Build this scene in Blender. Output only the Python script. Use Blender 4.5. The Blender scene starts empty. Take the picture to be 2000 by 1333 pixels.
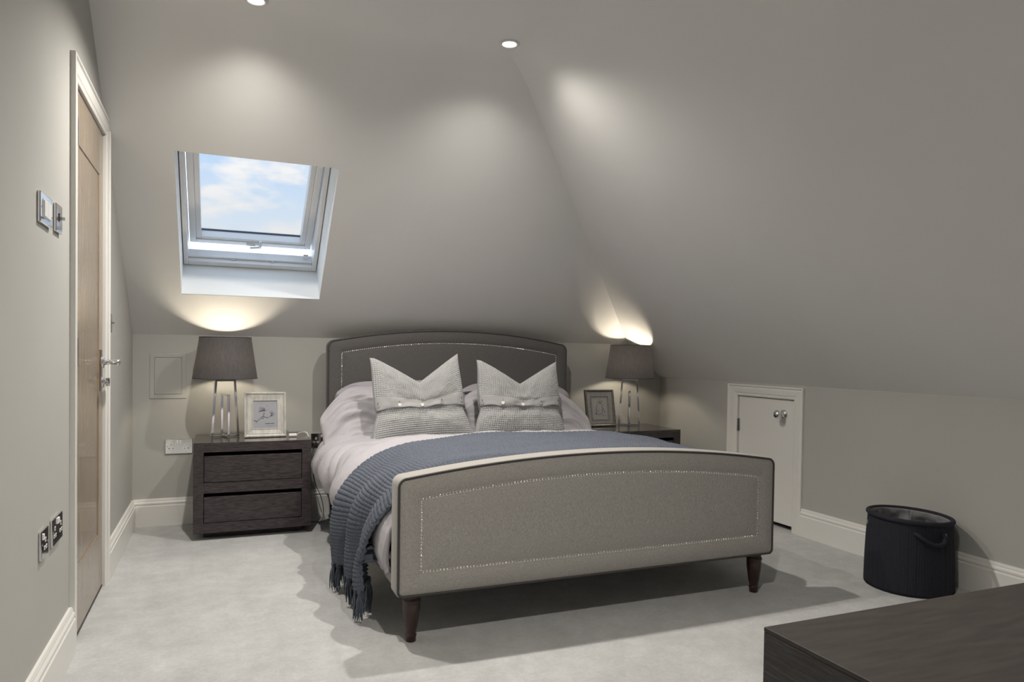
import bpy, bmesh, math, random
import numpy as np
from mathutils import Vector, Matrix
random.seed(7); rng = np.random.default_rng(7)
scn = bpy.context.scene
COL = scn.collection

# ------------------------------------------------------------------ camera
H = 1.05
def make_camera():
    f, yaw, pit, rol, shy = 1381.46, 0.390457, -0.019648, 0.013992, 50.17
    w = Vector((math.sin(yaw)*math.cos(pit), math.cos(yaw)*math.cos(pit), math.sin(pit)))
    r = Vector((math.cos(yaw), -math.sin(yaw), 0)); u = r.cross(w)
    r2 = math.cos(rol)*r + math.sin(rol)*u; u2 = -math.sin(rol)*r + math.cos(rol)*u
    cd = bpy.data.cameras.new('camera'); co = bpy.data.objects.new('camera', cd); COL.objects.link(co)
    cd.sensor_fit = 'HORIZONTAL'; cd.sensor_width = 36; cd.lens = f/2000*36; cd.shift_y = shy/2000
    cd.clip_start = .02
    M = Matrix((r2, u2, -w)).transposed().to_4x4(); M.translation = Vector((0, 0, H)); co.matrix_world = M
    scn.camera = co
make_camera()

# ------------------------------------------------------------------ world, exposure
SKY = 3.0
def make_world():
    wd = bpy.data.worlds.new('sky'); scn.world = wd; wd.use_nodes = True
    nt = wd.node_tree; nt.nodes.clear(); N = nt.nodes.new; L = nt.links.new
    out = N('ShaderNodeOutputWorld'); bg = N('ShaderNodeBackground'); L(bg.outputs[0], out.inputs[0])
    tc = N('ShaderNodeTexCoord'); sep = N('ShaderNodeSeparateXYZ'); L(tc.outputs['Generated'], sep.inputs[0])
    grad = N('ShaderNodeValToRGB'); L(sep.outputs['Z'], grad.inputs[0])
    e = grad.color_ramp.elements
    e[0].position = 0.0; e[0].color = (.98, .99, 1, 1); e[1].position = .55; e[1].color = (.42, .62, .90, 1)
    a = e.new(.165); a.color = (.80, .90, 1.0, 1); b = e.new(.30); b.color = (.38, .62, .95, 1)
    mp = N('ShaderNodeMapping'); L(tc.outputs['Generated'], mp.inputs[0]); mp.inputs['Scale'].default_value = (1, 1, 2.6); mp.inputs['Location'].default_value = (.37, .2, .12)
    nz = N('ShaderNodeTexNoise'); L(mp.outputs[0], nz.inputs['Vector']); nz.inputs['Scale'].default_value = 10; nz.inputs['Detail'].default_value = 9; nz.inputs['Roughness'].default_value = .58
    cr = N('ShaderNodeValToRGB'); L(nz.outputs[0], cr.inputs[0]); cr.color_ramp.elements[0].position = .46; cr.color_ramp.elements[1].position = .60
    mix = N('ShaderNodeMixRGB'); L(cr.outputs[0], mix.inputs[0]); L(grad.outputs[0], mix.inputs[1]); mix.inputs[2].default_value = (.98, .97, .96, 1)
    # luminance rises from horizon to zenith as in a standard cloudy sky: (1 + 2 sin e)
    lz = N('ShaderNodeMath'); lz.operation = 'MULTIPLY_ADD'; lz.use_clamp = False; L(sep.outputs['Z'], lz.inputs[0]); lz.inputs[1].default_value = 2*SKY/1.45; lz.inputs[2].default_value = SKY/1.45
    L(mix.outputs[0], bg.inputs[0]); L(lz.outputs[0], bg.inputs[1])
make_world()
scn.view_settings.view_transform = 'Standard'; scn.view_settings.look = 'None'
scn.view_settings.gamma = 1; scn.view_settings.use_curve_mapping = False
scn.view_settings.exposure = 0.20
SPOT_W = 104.0      # each ceiling downlight
BULB_W = 14.5      # each bedside bulb
WARM = (1.0, .94, .86)
LAMPC = (1.0, .86, .66)

# ------------------------------------------------------------------ room numbers (metres)
XL, YB, XR, YF = -.475, 4.641, 3.160, -1.25
ZB, ZR, TB, TR, ZC = 1.128, .8787, .8421, .8240, 2.417
YC = YB-(ZC-ZB)/TB          # back slope meets flat ceiling
XC = XR-(ZC-ZR)/TR          # right slope meets flat ceiling
XV = XR-(ZB-ZR)/TR          # valley foot on the back wall
def zslope(y): return ZB+TB*(YB-y)

# ------------------------------------------------------------------ materials
MATS = {}
def mat(name, col, rough=.6, metal=0, noise=0, nscale=8, bump=0, bscale=200, bdist=.002, stretch=(1,1,1), spec=.5, col2=None, coat=0, coords='Object', sheen=0, detail=4, trans=None, lo=.35, hi=.65):
    if name in MATS: return MATS[name]
    m = bpy.data.materials.new(name); m.use_nodes = True; MATS[name] = m
    nt = m.node_tree; N = nt.nodes.new; L = nt.links.new; p = nt.nodes['Principled BSDF']
    p.inputs['Base Color'].default_value = (*col, 1); p.inputs['Roughness'].default_value = rough; p.inputs['Metallic'].default_value = metal
    p.inputs['Specular IOR Level'].default_value = spec; p.inputs['Coat Weight'].default_value = coat; p.inputs['Sheen Weight'].default_value = sheen
    if noise or bump:
        tc = N('ShaderNodeTexCoord'); mp = N('ShaderNodeMapping'); L(tc.outputs[coords], mp.inputs[0]); mp.inputs['Scale'].default_value = stretch
    if noise:
        nz = N('ShaderNodeTexNoise'); L(mp.outputs[0], nz.inputs['Vector']); nz.inputs['Scale'].default_value = nscale; nz.inputs['Detail'].default_value = detail
        mr = N('ShaderNodeMapRange'); L(nz.outputs[0], mr.inputs[0]); mr.inputs[1].default_value = lo; mr.inputs[2].default_value = hi
        mx = N('ShaderNodeMixRGB'); L(mr.outputs[0], mx.inputs[0])
        c2 = col2 or tuple(c*(1-noise) for c in col)
        mx.inputs[1].default_value = (*c2, 1); mx.inputs[2].default_value = (*col, 1); L(mx.outputs[0], p.inputs['Base Color'])
    if bump:
        n2 = N('ShaderNodeTexNoise'); L(mp.outputs[0], n2.inputs['Vector']); n2.inputs['Scale'].default_value = bscale; n2.inputs['Detail'].default_value = 3
        bp = N('ShaderNodeBump'); bp.inputs['Strength'].default_value = bump; bp.inputs['Distance'].default_value = bdist; L(n2.outputs[0], bp.inputs['Height']); L(bp.outputs[0], p.inputs['Normal'])
    if trans:
        tr = N('ShaderNodeBsdfTranslucent'); tr.inputs[0].default_value = (*trans, 1); ad = N('ShaderNodeAddShader')
        L(p.outputs[0], ad.inputs[0]); L(tr.outputs[0], ad.inputs[1]); L(ad.outputs[0], nt.nodes['Material Output'].inputs[0])
    return m
def emit(name, col, s):
    m = bpy.data.materials.new(name); m.use_nodes = True; nt = m.node_tree; p = nt.nodes['Principled BSDF']
    p.inputs['Base Color'].default_value = (.8, .8, .8, 1); p.inputs['Emission Color'].default_value = (*col, 1); p.inputs['Emission Strength'].default_value = s
    return m
def glass(name, tint, gl=.06, gr=.01):
    m = bpy.data.materials.new(name); m.use_nodes = True; nt = m.node_tree; nt.nodes.clear(); N = nt.nodes.new; L = nt.links.new
    o = N('ShaderNodeOutputMaterial'); t = N('ShaderNodeBsdfTransparent'); t.inputs[0].default_value = (*tint, 1)
    g = N('ShaderNodeBsdfGlossy'); g.inputs['Roughness'].default_value = gr; x = N('ShaderNodeMixShader'); x.inputs[0].default_value = gl
    L(t.outputs[0], x.inputs[1]); L(g.outputs[0], x.inputs[2]); L(x.outputs[0], o.inputs[0]); return m

PAINT = mat('wall_paint', (.42, .418, .395), .75, noise=.03, nscale=3, bump=.04, bscale=90)
CEIL_LIT = mat('wall_paint_lightened', (.80, .80, .785), .8, noise=.03, nscale=2, bump=.03, bscale=90)  # same paint as the walls, lightened to stand in for light on the slopes
WHITE = mat('white_gloss_paint', (.72, .71, .68), .32)
REVEAL = mat('reveal_paint', (.88, .90, .90), .6)
CARPET = mat('carpet_pile', (.55, .557, .555), .95, noise=.14, nscale=3.6, bump=.55, bscale=420, bdist=.006, detail=8, sheen=.2)
def carpet_grain(m):
    nt = m.node_tree; p = nt.nodes['Principled BSDF']; src = p.inputs['Base Color'].links[0].from_socket
    tc = nt.nodes.new('ShaderNodeTexCoord'); out = src
    for sc, lo, amt in ((300, .30, .80), (60, .32, .93), (14, .36, .93)):
        n = nt.nodes.new('ShaderNodeTexNoise'); n.inputs['Scale'].default_value = sc; n.inputs['Detail'].default_value = 3; nt.links.new(tc.outputs['Object'], n.inputs['Vector'])
        r = nt.nodes.new('ShaderNodeMapRange'); nt.links.new(n.outputs[0], r.inputs[0]); r.inputs[1].default_value = lo; r.inputs[2].default_value = 1-lo; r.inputs[3].default_value = amt; r.inputs[4].default_value = 1.04
        x = nt.nodes.new('ShaderNodeVectorMath'); x.operation = 'SCALE'; nt.links.new(out, x.inputs[0]); nt.links.new(r.outputs[0], x.inputs['Scale']); out = x.outputs[0]
    nt.links.new(out, p.inputs['Base Color'])
carpet_grain(CARPET)
OAK = mat('oak_veneer', (.31, .245, .18), .26, noise=.22, nscale=9, stretch=(6, 6, .5), bump=.05, bscale=60, coat=.3)
WENGE = mat('dark_wood', (.062, .050, .054), .42, noise=.65, nscale=26, stretch=(1, 1, 14), bump=.35, bscale=26, bdist=.003, detail=8, col2=(.014, .010, .012))
WENGE_TOP = mat('dark_wood_top', (.055, .048, .047), .12, noise=.4, nscale=20, stretch=(1, 9, 1), bump=.06, bscale=40)
CHEST_SIDE = mat('coarse_dark_wood', (.040, .033, .036), .45, noise=.8, nscale=10, stretch=(1, 1.4, 24), bump=.9, bscale=12, bdist=.004, detail=8, col2=(.010, .007, .008))
CHEST_TOP = mat('chest_top_wood', (.034, .027, .024), .5, noise=.35, nscale=14, stretch=(1, 7, 1), bump=.05, bscale=60, detail=7)
CHROME = mat('chrome', (.80, .80, .81), .06, metal=1)
STEEL = mat('satin_steel', (.62, .61, .60), .22, metal=1)
NAIL = mat('nickel_nail', (.72, .70, .66), .18, metal=1)
LINEN = mat('grey_linen_upholstery', (.395, .378, .352), .85, noise=.32, nscale=620, stretch=(1, 1, .20), bump=.25, bscale=260, bdist=.0015, sheen=.15, detail=2)
HLINEN = mat('charcoal_linen_upholstery', (.108, .103, .102), .85, noise=.3, nscale=620, stretch=(1, 1, .20), bump=.25, bscale=260, bdist=.0015, sheen=.15, detail=2)
PIPING = mat('dark_piping', (.055, .052, .050), .8)
LEGWOOD = mat('mahogany_leg', (.040, .018, .014), .28, noise=.3, nscale=30, stretch=(1, 1, .3))
SHEET = mat('lilac_cotton', (.42, .405, .43), .85, noise=.05, nscale=4, bump=.30, bscale=15, bdist=.018)
SHEET2 = mat('mauve_cotton', (.34, .325, .355), .85, noise=.05, nscale=4, bump=.10, bscale=900, bdist=.0006)
MATTRESS = mat('mattress_ticking', (.6, .6, .6), .9)
WAFFLE = mat('grey_waffle_knit', (.40, .405, .405), .9, noise=.08, nscale=300)
FLAP = mat('grey_flat_knit', (.345, .345, .345), .9, bump=.2, bscale=900, bdist=.0006)
PEARL = mat('pearl_button', (.72, .72, .66), .2)
DULL = mat('covered_button', (.30, .30, .30), .7)
BLUE = mat('slate_blue_wool', (.118, .135, .175), .9, noise=.5, nscale=260, bump=.5, bscale=700, bdist=.002)
BASKET = mat('navy_rope', (.012, .012, .022), .85, noise=.4, nscale=160, bump=.6, bscale=320, bdist=.003)
LINER = mat('grey_liner', (.20, .20, .21), .9, bump=.2, bscale=60, bdist=.004)
SILVER = mat('whitewashed_silver', (.62, .61, .57), .42, metal=.25, noise=.22, nscale=60, stretch=(1, 1, .3))
PEWTER = mat('dark_pewter', (.16, .155, .15), .35, metal=.5, noise=.3, nscale=60)
PEWTER2 = mat('grey_pewter', (.30, .29, .275), .4, metal=.4, noise=.2, nscale=60)
PAPER = mat('print_paper', (.52, .53, .58), .6); PAPER2 = mat('print_paper_warm', (.36, .355, .34), .6)
INK = mat('pencil_ink', (.10, .105, .13), .8); INKL = mat('pale_pencil', (.30, .31, .36), .8)
BLACKP = mat('black_insert', (.012, .012, .014), .4); WHITEP = mat('white_plastic', (.78, .78, .77), .35)
SHADE = mat('charcoal_shade', (.052, .050, .054), .8, noise=.35, nscale=120, stretch=(1, 1, .15), trans=(.014, .0130, .0135))
SHADE_IN = mat('shade_lining', (.45, .42, .38), .8)
ROOFV = mat('white_window_lacquer', (.80, .81, .82), .35)
SPACER = mat('window_gasket', (.03, .035, .06), .5)
BLACKCORD = mat('dark_cord', (.02, .02, .025), .5)

# ------------------------------------------------------------------ mesh helpers
def from_bm(name, bm, m, parent=None, smooth=False, recalc=True):
    if recalc: bmesh.ops.recalc_face_normals(bm, faces=bm.faces)
    me = bpy.data.meshes.new(name); bm.to_mesh(me); bm.free()
    return from_me(name, me, m, parent, smooth)
def from_me(name, me, m, parent=None, smooth=False):
    o = bpy.data.objects.new(name, me); COL.objects.link(o)
    for x in (m if isinstance(m, (list, tuple)) else [m]): me.materials.append(x)
    if smooth: me.polygons.foreach_set('use_smooth', [True]*len(me.polygons))
    if parent: o.parent = parent
    return o
def pyd(name, V, F, m, parent=None, smooth=False):
    me = bpy.data.meshes.new(name); me.from_pydata([tuple(v) for v in V], [], F); me.update()
    return from_me(name, me, m, parent, smooth)
def tag(o, label=None, cat=None, group=None, kind=None):
    for k, v in (('label', label), ('category', cat), ('group', group), ('kind', kind)):
        if v: o[k] = v
    return o
def empty(name, loc=(0, 0, 0), rz=0, label=None, cat=None, group=None):
    o = bpy.data.objects.new(name, None); COL.objects.link(o); o.location = loc; o.rotation_euler = (0, 0, rz); o.empty_display_size = .05
    return tag(o, label, cat, group)
def box(bm, x0, x1, y0, y1, z0, z1, bev=0, M=None, seg=2):
    vs = [bm.verts.new((x, y, z)) for x in (x0, x1) for y in (y0, y1) for z in (z0, z1)]
    F = [(0, 1, 3, 2), (4, 6, 7, 5), (0, 4, 5, 1), (2, 3, 7, 6), (0, 2, 6, 4), (1, 5, 7, 3)]
    fs = [bm.faces.new([vs[i] for i in f]) for f in F]
    if bev:
        es = list({e for f in fs for e in f.edges})
        r = bmesh.ops.bevel(bm, geom=es, offset=bev, segments=seg, profile=.5, affect='EDGES')
        vs = list({v for f in r['faces'] for v in f.verts} | {v for v in vs if v.is_valid})
    if M is not None: bmesh.ops.transform(bm, matrix=M, verts=vs)
    return vs
def boxo(name, x0, x1, y0, y1, z0, z1, m, parent=None, bev=0, smooth=False, M=None):
    bm = bmesh.new(); box(bm, x0, x1, y0, y1, z0, z1, bev, M); return from_bm(name, bm, m, parent, smooth)
def rings(bm, R, cap0=True, cap1=True, closed=True):
    """bridge a list of equal-length vertex rings"""
    VR = [[bm.verts.new(p) for p in r] for r in R]; n = len(VR[0])
    for a, b in zip(VR, VR[1:]):
        for i in range(n if closed else n-1):
            j = (i+1) % n; bm.faces.new((a[i], a[j], b[j], b[i]))
    if cap0: bm.faces.new(VR[0][::-1])
    if cap1: bm.faces.new(VR[-1])
    return VR
def lathe(bm, prof, c=(0, 0, 0), n=24, axis='Z', cap0=True, cap1=True, M=None):
    R = []
    for r, z in prof:
        ring = []
        for i in range(n):
            a = 2*math.pi*i/n; p = (r*math.cos(a), r*math.sin(a), z)
            if axis == 'X': p = (p[2], p[0], p[1])
            if axis == 'Y': p = (p[0], p[2], p[1])
            v = Vector(p)+Vector(c)
            ring.append(M @ v if M is not None else v)
        R.append(ring)
    return rings(bm, R, cap0, cap1)
def tube(bm, pts, rad, n=8, cap=True):
    P = [Vector(p) for p in pts]; rad = rad if isinstance(rad, (list, tuple)) else [rad]*len(P)
    R = []; prev = None
    for i, p in enumerate(P):
        t = (P[min(i+1, len(P)-1)]-P[max(i-1, 0)]).normalized()
        if prev is None: a = t.orthogonal().normalized()
        else: a = (prev-t*prev.dot(t)).normalized()
        prev = a; b = t.cross(a)
        R.append([p+(a*math.cos(2*math.pi*k/n)+b*math.sin(2*math.pi*k/n))*rad[i] for k in range(n)])
    rings(bm, R, cap, cap)
def smoothpath(P, k=8):
    P = [Vector(p) for p in P]; Q = [P[0]*2-P[1]]+P+[P[-1]*2-P[-2]]; out = []
    for i in range(1, len(Q)-2):
        for s in range(k):
            t = s/k; a, b, c, d = Q[i-1], Q[i], Q[i+1], Q[i+2]
            out.append(.5*((2*b)+(c-a)*t+(2*a-5*b+4*c-d)*t*t+(3*b-a-3*c+d)*t**3))
    out.append(P[-1]); return out
def poly(name, pts, m, parent=None, kind=None):
    o = pyd(name, pts, [list(range(len(pts)))], m, parent); return tag(o, kind=kind)
def grid_obj(name, X, m, parent=None, smooth=True, solid=0):
    """X: (nu,nv,3) array of points"""
    nu, nv = X.shape[:2]; idx = np.arange(nu*nv).reshape(nu, nv)
    F = np.stack([idx[:-1, :-1], idx[1:, :-1], idx[1:, 1:], idx[:-1, 1:]], -1).reshape(-1, 4)
    me = bpy.data.meshes.new(name); V = X.reshape(-1, 3)
    me.vertices.add(len(V)); me.vertices.foreach_set('co', V.astype(np.float32).ravel())
    me.loops.add(F.size); me.loops.foreach_set('vertex_index', F.ravel().astype(np.int32))
    me.polygons.add(len(F)); me.polygons.foreach_set('loop_start', np.arange(0, F.size, 4, dtype=np.int32))
    me.update(calc_edges=True); me.validate()
    o = from_me(name, me, m, parent, smooth)
    if solid:
        md = o.modifiers.new('thickness', 'SOLIDIFY'); md.thickness = solid; md.offset = -1
    return o
# smooth value noise, for cloth
class Noise2:
    def __init__(s, seed, n=64):
        s.t = np.random.default_rng(seed).uniform(-1, 1, (n, n)); s.n = n
    def __call__(s, x, y):
        xi = np.floor(x).astype(int); yi = np.floor(y).astype(int); fx = x-xi; fy = y-yi
        fx = fx*fx*fx*(fx*(fx*6-15)+10); fy = fy*fy*fy*(fy*(fy*6-15)+10); n = s.n
        g = lambda a, b: s.t[a % n, b % n]
        return (g(xi, yi)*(1-fx)+g(xi+1, yi)*fx)*(1-fy)+(g(xi, yi+1)*(1-fx)+g(xi+1, yi+1)*fx)*fy
N1, N2, N3 = Noise2(3), Noise2(11), Noise2(23)
def sstep(a, b, x): t = np.clip((x-a)/(b-a), 0, 1); return t*t*(3-2*t)

# ------------------------------------------------------------------ room shell
S = 'structure'
poly('floor', [(XL-.12, YF, 0), (XR+.12, YF, 0), (XR+.12, YB+.02, 0), (XL-.12, YB+.02, 0)], CARPET, kind=S)
poly('wall_back', [(XL, YB, 0), (XR, YB, 0), (XR, YB, ZR), (XV, YB, ZB), (XL, YB, ZB)], PAINT, kind=S)
poly('wall_front', [(XL, YF, 0), (XR, YF, 0), (XR, YF, ZR), (XC, YF, ZC), (XL, YF, ZC)], PAINT, kind=S)
D0, D1, DZ = 2.868, 3.527, 1.970            # room door leaf (y range, top)
def wall_with_hole(name, x, ytop, d0, d1, dz, y0, y1):
    """vertical wall at x; ytop = list of (y,z) along the top from y1 down to y0"""
    V = [(x, y0, 0), (x, d0, 0), (x, d0, dz), (x, d1, dz), (x, d1, 0), (x, y1, 0)]+[(x, y, z) for y, z in ytop]
    return tag(pyd(name, V, [list(range(len(V)))], PAINT), kind=S)
wall_with_hole('wall_left', XL, [(YB, ZB), (YC, ZC), (YF, ZC)], D0, D1, DZ, YF, YB)
C0, C1, CZ = 3.243, 3.742, .792             # cupboard door leaf
wall_with_hole('wall_right', XR, [(YB, ZR), (YF, ZR)], C0, C1, CZ, YF, YB)
# ceiling: flat part, right slope, back slope with the roof-window opening
WX0, WX1, WY0, WY1 = -.206, .544, 3.647, 4.373
def ceiling():
    """flat ceiling and both slopes, the plaster rounded where slope meets flat, sharp along the valley"""
    K = .09; bB, bR = K/TB, K/TR; bm = bmesh.new()
    zr = lambda x: ZR+TR*(XR-x)
    def smin(a): h = max(K-abs(a-ZC), 0); return min(a, ZC)-h*h/(4*K)
    xv = lambda y: XC+(XV-XC)*(y-YC)/(YB-YC); yv = lambda x: YC+(x-XC)*(YB-YC)/(XV-XC)
    def f(*P):
        fc = bm.faces.new([bm.verts.new(p) for p in P]); fc.smooth = True; fc.normal_update()
        if fc.normal.z > 0: fc.normal_flip()
    f((XL, YF, ZC), (XC-bR, YF, ZC), (XC-bR, YC-bB, ZC), (XL, YC-bB, ZC))
    ys = [YC-bB+2*bB*k/12 for k in range(13)]+[WY0, WY1, YB]
    for a, b in zip(ys, ys[1:]):
        za, zb = smin(zslope(a)), smin(zslope(b))
        ca, cb = [XL, WX0, WX1, xv(a)], [XL, WX0, WX1, xv(b)]
        for k in range(3):
            if k == 1 and a == WY0: continue
            f((ca[k], a, za), (ca[k+1], a, za), (cb[k+1], b, zb), (cb[k], b, zb))
    xs = [XC-bR+2*bR*k/12 for k in range(13)]+[XV, XR]
    for a, b in zip(xs, xs[1:]):
        za, zb = smin(zr(a)), smin(zr(b)); ya, yb = min(yv(a), YB), min(yv(b), YB)
        f((a, YF, za), (b, YF, zb), (b, yb, zb), (a, ya, za))
    # weld each sheet to itself but keep the valley edge split so that it stays crisp
    on_valley = lambda v: abs(v.co.x-xv(v.co.y)) < 1e-4 and v.co.y > YC-bB-1e-4
    bmesh.ops.remove_doubles(bm, verts=[v for v in bm.verts if not on_valley(v)], dist=1e-5)
    return tag(from_bm('ceiling', bm, CEIL_LIT, recalc=False), kind=S)
ceiling()

# skirting boards: profile (height, thickness)
SK = [(0, .020), (.118, .020), (.122, .016), (.127, .016), (.131, .0185), (.138, .018), (.146, .012), (.150, .0125), (.1605, .0085), (.1605, 0)]
def skirting(name, segs):
    bm = bmesh.new()
    for a, b, n in segs:                       # start, end (x,y), inward normal
        R = []
        for p in (a, b): R.append([(p[0]+n[0]*t, p[1]+n[1]*t, z) for z, t in SK]+[(p[0], p[1], 0)])
        rings(bm, R)
    return tag(from_bm(name, bm, WHITE), kind=S)
AO0, AO1 = D0-.080, D1+.080                    # architrave outer edges
CO0, CO1 = C0-.075, C1+.090
skirting('baseboard_left', [((XL, YF), (XL, AO0), (1, 0)), ((XL, AO1), (XL, YB), (1, 0))])
skirting('baseboard_back', [((XL, YB), (XR, YB), (0, -1))])
skirting('baseboard_right', [((XR, CO1), (XR, YB), (-1, 0)), ((XR, YF), (XR, CO0), (-1, 0))])
skirting('baseboard_front', [((XL, YF), (XR, YF), (0, 1))])

# architraves: profile from inner edge (w=0) to outer edge
AP = [(0, 0), (0, .009), (.10, .0115), (.16, .0115), (.19, .009), (.24, .0095), (.30, .0125), (.55, .0145), (.72, .015), (.77, .012), (.82, .013), (.88, .0185), (.97, .019), (1, .017), (1, 0)]
def architrave(name, x, sx, d0, d1, dz, w0, w1, wz, clip=None):
    """mitred U-frame on a wall x=const; sx = direction into the room"""
    par = empty(name); tag(par, kind=S)
    def board(nm, fa, fb):
        bm = bmesh.new(); rings(bm, [[fa(w, t) for w, t in AP], [fb(w, t) for w, t in AP]])
        if clip:
            bmesh.ops.bisect_plane(bm, geom=bm.verts[:]+bm.edges[:]+bm.faces[:], plane_co=clip[0], plane_no=clip[1], clear_outer=True)
            es = [e for e in bm.edges if e.is_boundary]
            if es: bmesh.ops.holes_fill(bm, edges=es)
        from_bm(nm, bm, WHITE, par)
    board('jamb', lambda w, t: (x+sx*t, d0-w*w0, 0), lambda w, t: (x+sx*t, d0-w*w0, dz+w*wz))
    board('jamb', lambda w, t: (x+sx*t, d1+w*w1, dz+w*wz), lambda w, t: (x+sx*t, d1+w*w1, 0))
    board('head', lambda w, t: (x+sx*t, d0-w*w0, dz+w*wz), lambda w, t: (x+sx*t, d1+w*w1, dz+w*wz))
    # lining
    bm = bmesh.new(); e = -sx*.11
    for q in (((x, d0, 0), (x, d0, dz), (x+e, d0, dz), (x+e, d0, 0)), ((x, d1, 0), (x, d1, dz), (x+e, d1, dz), (x+e, d1, 0)), ((x, d0, dz), (x, d1, dz), (x+e, d1, dz), (x+e, d0, dz))):
        bm.faces.new([bm.verts.new(p) for p in q])
    from_bm('lining', bm, WHITE, par, recalc=False)
    return par
architrave('trim_1', XL, 1, D0, D1, DZ, .080, .080, .078, clip=((XL, YB, ZB-.002), (0, TB, 1)))
architrave('trim_2', XR, -1, C0, C1, CZ, .075, .090, .0735)

# ------------------------------------------------------------------ room door (oak shaker leaf)
def room_door():
    d = empty('door_1', (0, 0, 0)); tag(d, kind=S)
    y0, y1, z0, z1 = D0+.003, D1-.003, .012, DZ-.003; x1 = XL-.002; x0 = x1-.04
    sw = .095
    for a, b in ((y0, y0+sw), (y1-sw, y1)): boxo('stile', x0, x1, a, b, z0, z1, OAK, d, .0015)
    boxo('rail', x0, x1, y0+sw, y1-sw, z1-.19, z1, OAK, d, .0015)
    boxo('rail', x0, x1, y0+sw, y1-sw, z0, z0+.24, OAK, d, .0015)
    boxo('panel', x0+.004, x1-.004, y0+sw-.002, y1-sw+.002, z0+.238, z1-.188, OAK, d)
    for z in (1.80, 1.03, .26):
        bm = bmesh.new(); box(bm, x1-.001, x1+.0015, y0, y0+.018, z-.05, z+.05)
        for k in range(5): lathe(bm, [(.0062, -.0095), (.0062, .0095)], (XL+.007, D0+.001, z-.04+k*.02), 10)
        from_bm('hinge', bm, STEEL, d)
    yh, zh = D1-.06, .985
    # lever handle on a plate
    hd = boxo('handle_plate', x1, x1+.006, yh-.02, yh+.02, zh-.125, zh+.055, STEEL, d, .003)
    bm = bmesh.new(); lathe(bm, [(.026, 0), (.026, .007), (.020, .010), (.011, .012), (.010, .05), (.014, .052), (.014, .066), (.008, .070)], (x1+.005, yh, zh), 20, 'X'); from_bm('handle_rose', bm, CHROME, hd, True)
    bm = bmesh.new(); tube(bm, smoothpath([(x1+.058, yh+.004, zh), (x1+.060, yh-.03, zh), (x1+.062, yh-.08, zh-.001), (x1+.060, yh-.115, zh-.002)], 5), [.0105]*3+[.009]*8+[.008]*4+[.0055], 12); from_bm('lever', bm, STEEL, hd, True)
    bm = bmesh.new(); lathe(bm, [(.024, 0), (.024, .007), (.018, .010), (.009, .012), (.009, .022), (.006, .024)], (x1+.005, yh, zh-.085), 20, 'X'); box(bm, x1+.020, x1+.036, yh-.005, yh+.005, zh-.103, zh-.067, .003); from_bm('thumb_turn', bm, CHROME, hd, True)
    # unseen panel added behind the leaf to stop sky light in the gaps
    boxo('light_block_panel', XL-.112, XL-.104, D0-.02, D1+.02, 0, DZ+.02, PAINT, d)
    boxo('threshold', XL-.10, XL-.001, D0, D1, .001, .010, WENGE, d)
room_door()

# ------------------------------------------------------------------ eaves cupboard door
def cupboard_door():
    d = empty('door_2'); tag(d, kind=S)
    x0 = XR+.004
    boxo('leaf', x0, x0+.03, C0+.004, C1-.004, .03, CZ-.004, WHITE, d, .002)
    for z in (.60, .20):
        bm = bmesh.new()
        for k in range(4): lathe(bm, [(.006, -.0095), (.006, .0095)], (XR-.004, C1-.001, z-.03+k*.02), 10)
        box(bm, XR-.001, x0-.0005, C1-.016, C1-.004, z-.04, z+.04); from_bm('hinge', bm, STEEL, d)
    ky, kz = 3.335, .700
    bm = bmesh.new(); prof = [(.028, 0), (.028, -.004), (.022, -.007), (.011, -.010), (.009, -.034), (.017, -.040), (.0245, -.048), (.0265, -.056), (.0235, -.064), (.015, -.070), (.006, -.072)]
    lathe(bm, prof, (x0, ky, kz), 28, 'X'); from_bm('knob', bm, CHROME, d, True)
    boxo('back_panel', XR+.10, XR+.115, C0-.02, C1+.02, 0, CZ+.02, PAINT, d)
cupboard_door()

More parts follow.
